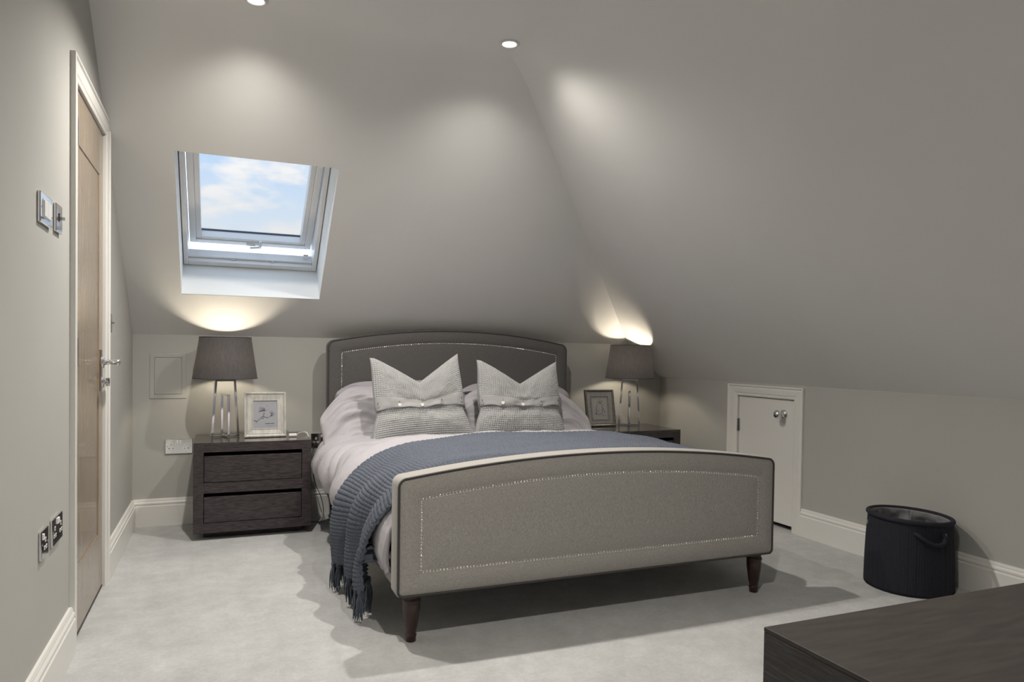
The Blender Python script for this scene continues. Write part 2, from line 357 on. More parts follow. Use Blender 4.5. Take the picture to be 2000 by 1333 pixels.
# ------------------------------------------------------------------ roof window
def roof_window():
    w = empty('window_1', (0, 0, 0)); tag(w, kind=S)
    nrm = Vector((0, TB, 1)).normalized(); up = Vector((0, -1, TB)).normalized()
    base = Vector((WX0, WY1, zslope(WY1))); Ls = (WY1-WY0)*math.hypot(1, TB); Wd = WX1-WX0
    P = lambda a, s, d: base+Vector((a, 0, 0))+up*s+nrm*d    # across, up the slope, outwards
    def slab(name, a0, a1, s0, s1, d0, d1, m, par=w, F=P, bev=.003):
        bm = bmesh.new(); vs = [bm.verts.new(F(a, s, d)) for a in (a0, a1) for s in (s0, s1) for d in (d0, d1)]
        fs = [bm.faces.new([vs[i] for i in f]) for f in [(0, 1, 3, 2), (4, 6, 7, 5), (0, 4, 5, 1), (2, 3, 7, 6), (0, 2, 6, 4), (1, 5, 7, 3)]]
        if bev: bmesh.ops.bevel(bm, geom=bm.edges[:], offset=bev, segments=2, profile=.5, affect='EDGES')
        return from_bm(name, bm, m, par)
    RD = .235; t = .02
    slab('reveal', -t, 0, -t, Ls+t, .003, RD+.20, REVEAL, bev=0); slab('reveal', Wd, Wd+t, -t, Ls+t, .003, RD+.20, REVEAL, bev=0)
    slab('reveal', 0, Wd, -t, 0, .003, RD+.20, REVEAL, bev=0); slab('reveal', 0, Wd, Ls, Ls+t, .003, RD+.20, REVEAL, bev=0)
    fw = .028; d0, d1 = RD, RD+.20
    fr = slab('frame', 0.004, fw, 0.004, Ls-.004, d0, d1, ROOFV); slab('frame', Wd-fw, Wd-.004, .004, Ls-.004, d0, d1, ROOFV)
    bf = slab('frame', fw, Wd-fw, .004, .034, d0, d0+.09, ROOFV); slab('frame', fw, Wd-fw, Ls-.04, Ls-.004, d0, d1, ROOFV)
    slab('frame_lip', fw, Wd-fw, .034, .046, d0+.03, d0+.09, ROOFV)
    for a in (.27, .49):
        slab('striker', a-.012, a+.012, .034, .040, d0+.022, d0+.034, STEEL, bf, bev=.001)
    # top-hung sash, standing open at the bottom
    ang = math.radians(8.0); hs, hd = Ls-.05, d0+.03
    c, s_ = math.cos(ang), math.sin(ang)
    def Q(a, s, d):
        ds, dd = s-hs, d-hd
        return P(a, hs+ds*c+dd*s_, hd-ds*s_+dd*c)
    a0, a1 = fw+.006, Wd-fw-.006; s0, s1 = .052, hs; st = .062; e0, e1 = d0+.015, d0+.090
    sash = empty('sash'); sash.parent = w
    slab('stile', a0, a0+st*.55, s0, s1, e0, e1, ROOFV, sash, Q); slab('stile', a1-st*.55, a1, s0, s1, e0, e1, ROOFV, sash, Q)
    slab('glazing_bead', a0+st*.55, a0+st, s0+.03, s1-.03, e0+.008, e1, ROOFV, sash, Q); slab('glazing_bead', a1-st, a1-st*.55, s0+.03, s1-.03, e0+.008, e1, ROOFV, sash, Q)
    br = slab('bottom_rail', a0+st*.55, a1-st*.55, s0, s0+.032, e0, e1, ROOFV, sash, Q)
    slab('sloped_bead', a0+st, a1-st, s0+.030, s0+.050, e0+.006, e1, ROOFV, sash, Q)
    slab('gasket', a0+st, a1-st, s0+.050, s0+.054, e0+.056, e0+.066, SPACER, sash, Q, bev=0)
    slab('top_rail', a0, a1, s1-.06, s1, e0, e1, ROOFV, sash, Q)
    slab('pane', a0+st-.004, a1-st+.004, s0+.03, s1-.03, e0+.067, e0+.073, glass('window_glass', (.52, .525, .53), .015, .4), sash, Q, bev=0)
    # lever handle on the bottom rail
    bm = bmesh.new(); cx = Wd*.545
    tube(bm, [Q(cx+.012, s0+.004, e0-.012), Q(cx+.012, s0+.03, e0-.022), Q(cx+.012, s0+.075, e0-.026)], .0085, 10)
    tube(bm, [Q(cx+.014, s0+.006, e0-.012), Q(cx-.045, s0+.003, e0-.018)], .0065, 10)
    box(bm, -.035, .015, -.004, .006, -.008, .008, .002, Matrix.Translation(Q(cx-.03, s0+.015, e0-.004)) @ Matrix.Rotation(math.atan2(1, TB), 4, 'X'))
    from_bm('handle', bm, ROOFV, sash, True)
    # stay cord and toggle hanging at the right
    bm = bmesh.new(); tube(bm, [Q(a1-.055, s0, e1), P(a1-.055, .062, d0+.10), P(a1-.04, .05, d0+.05), P(a1-.02, .05, d0+.05)], .0012, 6)
    tube(bm, [Q(a1-.03, s0, e1), P(a1-.03, .066, d0+.08)], .0012, 6)
    box(bm, -.014, .014, -.005, .005, -.004, .004, .002, Matrix.Translation(P(a1-.03, .06, d0+.078))); from_bm('stay_cord', bm, STEEL, w)
roof_window()

# ------------------------------------------------------------------ ceiling downlights
LENS = emit('downlight_lens', (1, .93, .82), 9)
def downlight(x, y, label):
    t = empty('ceiling_downlight', (x, y, ZC), 0, label, 'downlight', 'recessed ceiling downlights')
    bm = bmesh.new(); lathe(bm, [(.045, 0), (.045, -.003), (.042, -.006), (.034, -.0065), (.030, -.003), (.029, -.0005)], n=32, cap0=False, cap1=False); from_bm('bezel', bm, WHITE, t, True)
    bm = bmesh.new(); lathe(bm, [(.0285, -.001), (.0285, -.0035), (.020, -.0045), (.004, -.005)], n=24); from_bm('lens', bm, LENS, t, True)
    ld = bpy.data.lights.new('downlight_beam', 'SPOT'); ld.energy = SPOT_W; ld.color = WARM; ld.spot_size = math.radians(150); ld.spot_blend = 1.0; ld.shadow_soft_size = .025
    lo = bpy.data.objects.new('downlight_beam', ld); COL.objects.link(lo); lo.parent = t; lo.location = (0, 0, -.032)
downlight(1.171, 2.927, 'small round glowing downlight where the flat ceiling meets both slopes')
downlight(.119, 2.974, 'glowing downlight at the top edge of the picture above the roof window')
for x, y, s in ((.62, .85, 'set nearer the front wall, apart from the other two'),):
    downlight(x, y, 'round ceiling downlight '+s)

# ------------------------------------------------------------------ bed
BX = 1.417
bed = empty('upholstered_bed', (BX, 3.5, 0), 0, 'grey upholstered bed with arched studded headboard and footboard on turned legs', 'bed')
def at_bed(o): o.parent = bed; o.matrix_parent_inverse = Matrix.Translation((-BX, -3.5, 0)); return o
def outline(L, R, B, T, arch, ins, r, n=10, na=40):
    """rounded board outline (x,z), arched top: T at centre, T-arch at the ends"""
    L, R, B = L+ins, R-ins, B+ins; cx = (L+R)/2; hw = (R-L)/2+ins; r = max(r-ins*.6, .012)
    top = lambda x: T-ins-arch*((x-cx)/hw)**2
    P = []
    for k in range(n+1):
        a = math.pi+k*(math.pi/2)/n; P.append((L+r*.6+r*.6*math.cos(a), B+r*.6+r*.6*math.sin(a)))
    for k in range(n+1):
        a = 1.5*math.pi+k*(math.pi/2)/n; P.append((R-r*.6+r*.6*math.cos(a), B+r*.6+r*.6*math.sin(a)))
    tr = top(R-r)
    for k in range(n+1):
        a = k*(math.pi/2)/n; P.append((R-r+r*math.cos(a), tr-r+r*math.sin(a)))
    for k in range(1, na):
        x = R-r+(L-R+2*r)*k/na; P.append((x, top(x)))
    for k in range(n+1):
        a = math.pi/2+k*(math.pi/2)/n; P.append((L+r+r*math.cos(a), tr-r+r*math.sin(a)))
    return P
def board(name, L, R, B, T, arch, yf, yb, r, m, label):
    prof = [(.030, yb), (.004, yb-.004), (0, yb-.018), (0, yf+.016), (.004, yf+.006), (.013, yf+.001), (.03, yf-.005), (.055, yf-.008), (.078, yf-.004), (.088, yf+.002), (.098, yf-.001), (.12, yf-.006), (.16, yf-.009), (.20, yf-.010)]
    bm = bmesh.new(); rings(bm, [[(x, y, z) for x, z in outline(L, R, B, T, arch, i, r)] for i, y in prof])
    o = at_bed(from_bm(name, bm, m, None, True)); o['label'] = label
    for f in o.data.polygons:
        if len(f.vertices) > 8: f.use_smooth = False
    # piping round the front edge
    bm = bmesh.new(); O = outline(L, R, B, T, arch, .006, r); n = len(O)
    tube(bm, [(x, yf+.002, z) for x, z in O]+[(O[0][0], yf+.002, O[0][1])], .0045, 6, False)
    p = from_bm('piping', bm, PIPING, o, True); p.matrix_parent_inverse = Matrix.Translation((-BX, -3.5, 0)) @ Matrix()
    p.matrix_parent_inverse = Matrix()
    return o
def fix(child): child.matrix_parent_inverse = Matrix(); return child
FL, FR, FB, FT, FA, FY0, FY1 = .574, 2.260, .176, .667, .066, 2.430, 2.535
foot = board('footboard', FL, FR, FB, FT, FA, FY0, FY1, .034, LINEN, 'grey linen footboard with arched top and studded border')
HL, HR, HB, HT, HA, HY0, HY1 = .606, 2.252, .22, 1.192, .085, 4.455, 4.545
head = board('headboard', HL, HR, HB, HT, HA, HY0, HY1, .050, HLINEN, 'dark grey arched headboard with studded border')
def nail_points(L, R, B, T, arch, ins, pitch):
    O = outline(L, R, B, T, arch, ins, .034); O.append(O[0]); d = [0]
    for a, b in zip(O, O[1:]): d.append(d[-1]+math.hypot(b[0]-a[0], b[1]-a[1]))
    n = round(d[-1]/pitch); pts = []; j = 0
    for k in range(n):
        s = d[-1]*k/n
        while d[j+1] < s: j += 1
        t = (s-d[j])/max(1e-9, d[j+1]-d[j]); pts.append((O[j][0]+(O[j+1][0]-O[j][0])*t, O[j][1]+(O[j+1][1]-O[j][1])*t))
    return pts
def nail_bm(bm, c, r):
    lathe(bm, [(r, .001), (r*.95, -.0012), (r*.7, -.003), (r*.3, -.004)], c, 8, 'Y', cap0=False)
bm = bmesh.new(); nail_bm(bm, (0, 0, 0), .0062); bmesh.ops.recalc_face_normals(bm, faces=bm.faces)
nme = bpy.data.meshes.new('nail'); bm.to_mesh(nme); bm.free(); nme.materials.append(NAIL); nme.polygons.foreach_set('use_smooth', [True]*len(nme.polygons))
for x, z in nail_points(FL, FR, FB, FT, FA, .089, .0127)[:299]:
    o = bpy.data.objects.new('nail', nme); COL.objects.link(o); o.parent = foot; o.location = (x, FY0+.0025, z)
bm = bmesh.new()
for x, z in nail_points(HL, HR, HB, HT, HA, .087, .0125): 
    if z > .45: nail_bm(bm, (x, HY0+.0025, z), .0058)
tag(from_bm('nail_trim', bm, NAIL, head, True), kind='stuff')
# side rails, slats base, legs
for x0, x1 in ((.592, .632), (2.202, 2.242)):
    at_bed(boxo('side_rail', x0, x1, FY1-.01, HY0+.005, .172, .335, LINEN, None, .012, True))
at_bed(boxo('base', .635, 2.20, FY1+.002, HY0-.002, .22, .30, MATTRESS, None))
LEGP = [(.0345, .178), (.0345, .172), (.030, .168), (.030, .160), (.0335, .156), (.0345, .150), (.0315, .143), (.0325, .132), (.0320, .118), (.029, .095), (.0245, .060), (.0195, .034), (.018, .030), (.0205, .026), (.0205, .021), (.0185, .018), (.0185, .003), (.017, .001)]
for x, y in ((.642, 2.487), (2.200, 2.482), (.660, 4.48), (2.19, 4.48)):
    bm = bmesh.new()
    pr = LEGP if y < 3 else [(a*.95, z) for a, z in [(.034, .225), (.034, .15), (.030, .09), (.022, .002)]]
    lathe(bm, pr, (x, y, 0), 24); at_bed(from_bm('leg', bm, LEGWOOD if y < 3 else WENGE, None, True))
matt = boxo('mattress', .640, 2.195, FY1+.012, HY0-.004, .302, .49, MATTRESS, None, .04, True)
tag(matt, 'pale mattress under the lilac bedding', 'mattress')

# ------------------------------------------------------------------ duvet
def catmull(P, n):
    """resample control polyline (k,2) smoothly to n points"""
    P = np.array(P, float); Q = np.vstack([2*P[0]-P[1], P, 2*P[-1]-P[-2]]); out = []
    for i in range(1, len(Q)-2):
        t = np.linspace(0, 1, 24, endpoint=False)[:, None]; a, b, c, d = Q[i-1], Q[i], Q[i+1], Q[i+2]
        out.append(.5*(2*b+(c-a)*t+(2*a-5*b+4*c-d)*t**2+(3*b-a-3*c+d)*t**3))
    out = np.vstack(out+[P[-1:]]); s = np.r_[0, np.cumsum(np.hypot(*np.diff(out, axis=0).T))]
    u = np.linspace(0, s[-1], n); return np.stack([np.interp(u, s, out[:, 0]), np.interp(u, s, out[:, 1])], 1)
SEC_FOOT = [(.588, .235), (.575, .32), (.590, .42), (.645, .505), (.75, .565), (.95, .590), (1.2, .600), (1.42, .604), (1.65, .600), (1.9, .588), (2.08, .560), (2.19, .50), (2.25, .41), (2.265, .31), (2.26, .235)]
SEC_MID = [(.535, .285), (.515, .37), (.558, .455), (.635, .520), (.77, .572), (.95, .592), (1.2, .603), (1.42, .606), (1.65, .603), (1.9, .590), (2.08, .560), (2.21, .50), (2.29, .42), (2.335, .33), (2.33, .26)]
SEC_HEAD = [(.545, .330), (.520, .395), (.560, .470), (.635, .515), (.77, .535), (.95, .54), (1.2, .545), (1.42, .545), (1.65, .545), (1.9, .54), (2.08, .535), (2.19, .50), (2.245, .45), (2.275, .39), (2.265, .30)]
def section(y, n):
    a, b, c = (catmull(s, n) for s in (SEC_FOOT, SEC_MID, SEC_HEAD))
    t = float(np.clip((y-2.6)/.65, 0, 1)); t = t*t*(3-2*t); u = float(np.clip((y-3.45)/.40, 0, 1)); u = u*u*(3-2*u)
    m = a*(1-t)+b*t; return m*(1-u)+c*u
def duvet():
    nu, nv = 150, 260; ys = np.linspace(FY1+.012, 4.18, nu); X = np.zeros((nu, nv, 3))
    for i, y in enumerate(ys):
        s = section(y, nv); X[i, :, 0] = s[:, 0]; X[i, :, 1] = y; X[i, :, 2] = s[:, 1]
    # tuck down at the foot end
    k = sstep(FY1+.10, FY1+.012, ys)[:, None]; X[:, :, 2] -= .05*k*(X[:, :, 2] > .3)
    v = np.linspace(0, 1, nv)[None, :]; yy = X[:, :, 1]; xx = X[:, :, 0]
    side = np.maximum(sstep(.20, .03, v), sstep(.80, .97, v))+0*yy
    # normals in cross-section
    dx = np.gradient(xx, axis=1); dz = np.gradient(X[:, :, 2], axis=1); l = np.hypot(dx, dz)+1e-9; nx, nz = -dz/l, dx/l
    hang = v*0+np.where(v < .5, v, 1-v)*2.75
    press = 1-.80*sstep(3.46, 3.28, yy)                      # flattened under the throw
    f = .012*N1(yy*5.0+1.3*hang+2, hang*2.2)+.008*N2(yy*11-3*hang, hang*4)
    f *= (.35+1.0*side)
    # sharp-crested folds sweeping diagonally down the hanging sides
    w1 = N1(yy*2.2, hang*2.0)
    f += (.2+.8*side)*.030*(1-np.abs(N2(yy*6.0+2.6*hang+w1*.8+9, hang*.8+3))*1.9)*sstep(.0, .05, v)*sstep(1, .95, v)*.8
    f += (.25+.75*side)*.012*(1-np.abs(N3(yy*13+6*hang+w1*2, hang*2.0+3))*2)
    # shallow creases over the top
    d = (xx-.5)*1.2+(yy-3.9)*.8
    f += .010*(.5-np.abs(N3(d*9+N1(xx*5, yy*5)*1.3, (xx*.6-yy)*2.5)))*sstep(.02, .2, v)*sstep(.98, .8, v)
    f *= 1.35*press
    X[:, :, 0] += nx*f; X[:, :, 2] += nz*f
    # wavy hem
    X[:, :, 2] += side**2*.018*N1(yy*4.2+5, yy*0+1.5)
    o = grid_obj('duvet', X, SHEET, None, True, .022)
    return tag(o, 'pale lilac cotton duvet draped over the bed and hanging down its sides', 'duvet')
duvet()

# ------------------------------------------------------------------ pillows and cushions
def pillow_grid(w, h, T, n, m, seed, chop=0, p=2.4, crumple=.010, ear=.05, waffle=0, side=1, droop=(0, 0), sag=0):
    u = np.linspace(-1, 1, n)[:, None]+np.zeros((1, m)); v = np.linspace(-1, 1, m)[None, :]+np.zeros((n, 1))
    # outline: sides pulled in between the corners
    X = u*w/2*(1-ear*(1-np.abs(v)**2.2)); Z = v*h/2*(1-ear*(1-np.abs(u)**2.2))
    if chop:
        wV = sstep(-.45, 1, v); q = np.abs(u-.04*chop/abs(chop))
        Z = Z-chop*wV*(np.clip(1-q/.95, 0, 1)**1.12)*1.0
        X = X*(1-.03*wV)
    edge = (np.clip(1-np.abs(u)**p, 0, 1)*np.clip(1-np.abs(v)**p, 0, 1))**.55
    Tt = T*edge
    if chop:
        Tt = Tt*(1-.55*sstep(.0, 1, v)*np.exp(-(u/.33)**2))+.010*sstep(.3, 1, v)*np.abs(u)*edge
        Tt = Tt*(1+.10*sstep(-.2, -.8, v))
    N = Noise2(seed)
    Tt = Tt+edge*crumple*(N(u*3.1+4, v*3.3)+.6*N(u*6.5+1, v*7+3))
    return u, v, X, Z, Tt, edge
def both_sides(name, front, back, m, parent):
    """weld two grids sharing their borders"""
    nu, nv = front.shape[:2]; V = np.vstack([front.reshape(-1, 3), back.reshape(-1, 3)]); idx = np.arange(nu*nv).reshape(nu, nv)
    F = np.stack([idx[:-1, :-1], idx[1:, :-1], idx[1:, 1:], idx[:-1, 1:]], -1).reshape(-1, 4); G = F[:, ::-1]+nu*nv
    A = np.vstack([F, G]); me = bpy.data.meshes.new(name)
    me.vertices.add(len(V)); me.vertices.foreach_set('co', V.astype(np.float32).ravel())
    me.loops.add(A.size); me.loops.foreach_set('vertex_index', A.ravel().astype(np.int32))
    me.polygons.add(len(A)); me.polygons.foreach_set('loop_start', np.arange(0, A.size, 4, dtype=np.int32)); me.update(calc_edges=True)
    bm = bmesh.new(); bm.from_mesh(me); bmesh.ops.remove_doubles(bm, verts=[v for v in bm.verts if v.is_boundary], dist=1e-5); bm.to_mesh(me); bm.free()
    return from_me(name, me, m, parent, True)
def pillow(loc, rx, ry, rz, w, h, T, seed, label, m=SHEET, droop=(0, 0), crumple=.012, bend=0):
    n, k = 110, 80
    u, v, X, Z, Tt, e = pillow_grid(w, h, T, n, k, seed, p=2.2, crumple=crumple, ear=.035)
    N = Noise2(seed+50); X = X*(1-.16*np.abs(v)**6); Z = Z*(1-.22*np.abs(u)**6)
    # long soft creases running in from the ends
    wv = N(u*2+3, v*2); cre = 1-2*np.abs(N(v*4.2+u*1.2+wv*.8+7, u*1.1+2)); cr2 = 1-2*np.abs(N(v*9+u*2.0+wv+17, u*2.1+5))
    T2 = Tt+e*(.032*cre+.016*cr2)*sstep(.0, .7, np.abs(u))
    for s, dz in ((-1, droop[0]), (1, droop[1])):
        Z = Z-dz*sstep(.45, 1.1, u*s)**1.3
    Yb = bend*u**2
    front = np.stack([X, Yb-T2, Z], -1); back = np.stack([X, Yb+Tt, Z], -1)
    o = both_sides('pillow', front, back, m, None)
    o.matrix_world = Matrix.Translation(loc) @ Matrix.Rotation(rz, 4, 'Z') @ Matrix.Rotation(rx, 4, 'X') @ Matrix.Rotation(ry, 4, 'Y')
    return tag(o, label, 'pillow', 'bed pillows against the headboard')
R = math.radians
pillow((1.06, 4.365, .675), R(-12), R(-1), 0, .86, .40, .060, 31, 'upright lilac pillow behind the left waffle cushion, touching the headboard', SHEET2)
pillow((1.83, 4.365, .665), R(-12), R(1), 0, .84, .38, .060, 32, 'upright lilac pillow behind the right waffle cushion, touching the headboard', SHEET2)
pillow((.965, 4.20, .645), R(-42), R(-3), 0, .90, .52, .085, 33, 'creased lilac pillow leaning at the left, its end drooping over the bed edge', SHEET, droop=(.13, 0), crumple=.02)
pillow((1.855, 4.20, .635), R(-42), R(3), 0, .88, .47, .080, 34, 'creased lilac pillow leaning at the right, its end drooping toward the right nightstand', SHEET, droop=(0, .15), crumple=.02)

def cushion(loc, rx, ry, rz, w, h, T, seed, label, chop, bias=0):
    c = empty('waffle_cushion', loc, 0, label, 'cushion', 'waffle knit cushions on the bed')
    c.rotation_euler = (rx, ry, rz); c.rotation_mode = 'XYZ'
    c.matrix_world = Matrix.Translation(loc) @ Matrix.Rotation(rz, 4, 'Z') @ Matrix.Rotation(rx, 4, 'X') @ Matrix.Rotation(ry, 4, 'Y')
    n = m = 177
    u, v, X, Z, Tt, e = pillow_grid(w, h, T, n, m, seed, chop=chop, p=2.6, crumple=.008, ear=.045)
    # creased waist under the flap and flared base
    waist = np.exp(-((v+.30)/.13)**2)
    X = X*(1-.045*waist+.05*sstep(-.4, -.95, v)+.022*np.exp(-((v+.68)/.22)**2)-.03*sstep(.2, 1, v)); Tt = Tt-.016*waist*e
    cells = 44; band = sstep(-.20, -.18, v)*sstep(.10, .08, v)
    waf = np.sqrt(np.abs(np.sin(np.pi*(u+1)/2*cells)*np.sin(np.pi*(v+1)/2*cells)))
    amp = .0082*(1-band)*np.clip(e*4, 0, 1)
    front = np.stack([X, -Tt-amp*waf, Z], -1); back = np.stack([X, Tt+amp*waf, Z], -1)
    both_sides('cover', front, back, WAFFLE, c)
    # buttoned flap: flat band lying on the front, wavy lower edge
    iu = np.linspace(-.985, .985, 90); jv = np.linspace(0, 1, 14); G = np.zeros((90, 14, 3))
    from_u = lambda A, a, b: np.array([bilin(A, x, y) for x, y in zip(a, b)])
    for k, tt in enumerate(jv):
        lo = -.205+.016*np.sin(iu*7.5+seed)-.010*np.cos(iu*13); vv = .095*(1-tt)+lo*tt
        a = (iu+1)/2*(n-1); b = (vv+1)/2*(m-1)
        G[:, k, 0] = from_u(X, a, b)*(1+.012*tt); G[:, k, 2] = from_u(Z, a, b)
        G[:, k, 1] = -from_u(Tt, a, b)-.0035-.006*sstep(.55, 1, tt)*(1+.5*np.sin(iu*9+seed))
    fl = grid_obj('flap', G, FLAP, c, True, -.0022)
    for q, (bu, mm) in enumerate(((-.93, DULL), (-.50, PEARL), (-.02, PEARL), (.42, DULL if bias else PEARL), (.90, DULL))):
        a = (bu+1)/2*(n-1); b = (-.125+1)/2*(m-1); p = (bilin(X, a, b), -bilin(Tt, a, b)-.0075, bilin(Z, a, b))
        tx = (bilin(Tt, a+2, b)-bilin(Tt, a-2, b))/(bilin(X, a+2, b)-bilin(X, a-2, b)); ang = math.atan(-tx)
        M = Matrix.Translation(p) @ Matrix.Rotation(ang, 4, 'Z')
        bm = bmesh.new(); lathe(bm, [(.0095, .003), (.0105, 0), (.0095, -.003), (.007, -.0022), (.002, -.0022)], n=16, axis='Y', M=M)
        bt = from_bm('button', bm, mm, c, True)
        bm = bmesh.new(); box(bm, -.0009, .0009, -.004, -.0005, .009, .021, 0, M); from_bm('buttonhole', bm, PIPING, c)
    return c
def bilin(A, a, b):
    a = min(max(a, 0), A.shape[0]-1.001); b = min(max(b, 0), A.shape[1]-1.001); i, j = int(a), int(b); f, g = a-i, b-j
    return (A[i, j]*(1-f)+A[i+1, j]*f)*(1-g)+(A[i, j+1]*(1-f)+A[i+1, j+1]*f)*g
cushion((1.055, 3.955, .775), R(-16), R(-3.5), R(-3), .555, .520, .085, 5, 'grey waffle cushion on the left with a deep chopped top and pearl buttons', .150, 1)
cushion((1.690, 3.985, .765), R(-14), R(.8), R(-4), .555, .485, .085, 8, 'grey waffle cushion on the right with a chopped top and buttoned band', .135, 1)

# ------------------------------------------------------------------ knitted throw
def throw():
    t = empty('knitted_throw', (BX, 2.9, 0), 0, 'slate blue ribbed knit throw with tassels draped across the foot of the bed', 'throw')
    base = Matrix.Translation((-BX, -2.9, 0))
    nv = 1560; nw = 96
    w = np.linspace(0, 1, nw)                                  # front edge -> rear edge
    Y0, Y1 = FY1+.022, 3.215
    # common section drawn over the duvet, extended below its hem on both sides
    X = np.zeros((nw, nv, 3)); HEM_L, HEM_R = .140, .20
    for i, a in enumerate(w):
        y = Y0+(Y1-Y0)*a; s = section(y, 400)
        xl = s[0, 0]; L0 = np.array([[xl-.004+.004*a, HEM_L], [xl-.008, (HEM_L+s[0, 1])/2]]); R0 = np.array([[s[-1, 0]+.008, (HEM_R+s[-1, 1])/2], [s[-1, 0]+.006, HEM_R]])
        c = catmull(np.vstack([L0, s[8:-8:16], R0]), nv); X[i, :, 0] = c[:, 0]; X[i, :, 1] = y; X[i, :, 2] = c[:, 1]
    xx, yy, zz = X[:, :, 0].copy(), X[:, :, 1].copy(), X[:, :, 2].copy()
    k = sstep(FY1+.10, FY1+.012, yy); zz = zz-.05*k*(zz > .3)
    dx = np.gradient(xx, axis=1); dz = np.gradient(zz, axis=1); l = np.hypot(dx, dz)+1e-9; nx, nz = -dz/l, dx/l
    ds = np.r_[0, np.cumsum(np.hypot(np.diff(xx[48]), np.diff(zz[48])))][None, :]
    left = sstep(.56, .06, ds)+0*xx; right = sstep(ds.max()-.5, ds.max()-.06, ds)+0*xx; drop = left+right
    A = w[:, None]
    # folds that deepen toward the hem, and the front edge drawn back
    off = .030+.008*N1(yy*5+2, ds*3)+.006*N2(yy*13, ds*5)*(1+drop)
    fold = .030*left*np.sin(A*2*np.pi*2.6+.6+1.2*ds)+.012*right*np.sin(A*2*np.pi*3)
    off = off+fold+.018*left
    xx = xx+nx*off; zz = zz+nz*off
    yy = yy+left**1.2*(.135*(1-A)**1.3)+.10*(A**2)*sstep(.35, .9, ds)*sstep(1.9, 1.2, ds)-.03*A*left
    # ribs run along the bed, one every 9 mm
    rib = np.abs(np.sin(np.pi*(ds+.010*N2(yy*4, ds*6)+.020*(A-.5))/.0140))**.7
    rib = rib*(.85+.15*np.sin(A*w.size*1.4*np.pi))
    xx = xx+nx*rib*.0105; zz = zz+nz*rib*.0105
    zz = np.maximum(zz, .02)
    G = np.stack([xx-BX, yy-2.9, zz], -1)
    grid_obj('knit', G, BLUE, t, True, .007)
    # rolled rear edge
    bm = bmesh.new(); tube(bm, [tuple(p) for p in G[-1, ::6]], .0085, 8); from_bm('edging', bm, BLUE, t, True)
    bm = bmesh.new(); tube(bm, [tuple(p) for p in G[0, ::6]], .0065, 8); from_bm('edging', bm, BLUE, t, True)
    # tassels along both hems
    rr = random.Random(4)
    for col, ln, cnt in ((0, .125, 17), (-1, .075, 17)):
        for q in range(cnt):
            p = Vector(G[int((q+.5)/cnt*nw), col]); bm = bmesh.new()
            tube(bm, [p+Vector((0, 0, .010)), p+Vector((0, 0, -.004)), p+Vector((0, 0, -.016))], [.007, .0095, .007], 8)
            for s in range(7):
                a = rr.uniform(0, 6.28); sp = rr.uniform(.004, .016); L = min(ln*rr.uniform(.85, 1.12), p.z-.014)
                e = Vector((math.cos(a)*sp, math.sin(a)*sp, 0)); wv = Vector((rr.uniform(-1, 1), rr.uniform(-1, 1), 0))*.007
                tube(bm, smoothpath([p+Vector((0, 0, -.008)), p+e*.5+wv+Vector((0, 0, -L*.45)), p+e-wv*.4+Vector((0, 0, -L))], 4), [.0033]*6+[.0028, .0024, .0014], 5)
            from_bm('tassel', bm, BLUE, t, True)
throw()

# ------------------------------------------------------------------ nightstands
def nightstand(x0, yf, w, d, label):
    n = empty('nightstand', (x0+w/2, yf+d/2, 0), 0, label, 'nightstand', 'pair of dark wood nightstands')
    X0, X1, Y0, Y1 = -w/2, w/2, -d/2, d/2
    z0, z1 = .042, .536; f = .052
    boxo('plinth', X0+.05, X1-.05, Y0+.085, Y1-.03, .001, z0+.001, WENGE, n)
    for a, b in ((X0, X0+f), (X1-f, X1)): boxo('side', a, b, Y0, Y1, z0, z1-.012, WENGE, n, .001)
    boxo('top', X0, X1, Y0, Y1, z1-.013, z1, [WENGE_TOP], n, .001)
    boxo('top_rail', X0+f, X1-f, Y0, Y1-.02, .484, z1-.013, WENGE, n)
    boxo('middle_rail', X0+f, X1-f, Y0, Y1-.02, .260, .316, WENGE, n)
    boxo('bottom_rail', X0+f, X1-f, Y0, Y1-.02, z0, .095, WENGE, n)
    boxo('back', X0+f, X1-f, Y1-.02, Y1-.005, z0, z1-.013, WENGE, n)
    for a, b in ((.316, .484), (.095, .260)):
        boxo('drawer', X0+f+.002, X1-f-.002, Y0+.006, Y1-.05, a+.002, b-.022, WENGE, n, .0015)
    return n
nightstand(-.136, 4.176, .619, .440, 'dark wood nightstand on the left with two drawers beside the wall panel')
nightstand(2.315, 4.062, .622, .440, 'dark wood nightstand on the right, mostly hidden behind the bed')
NZ = .536

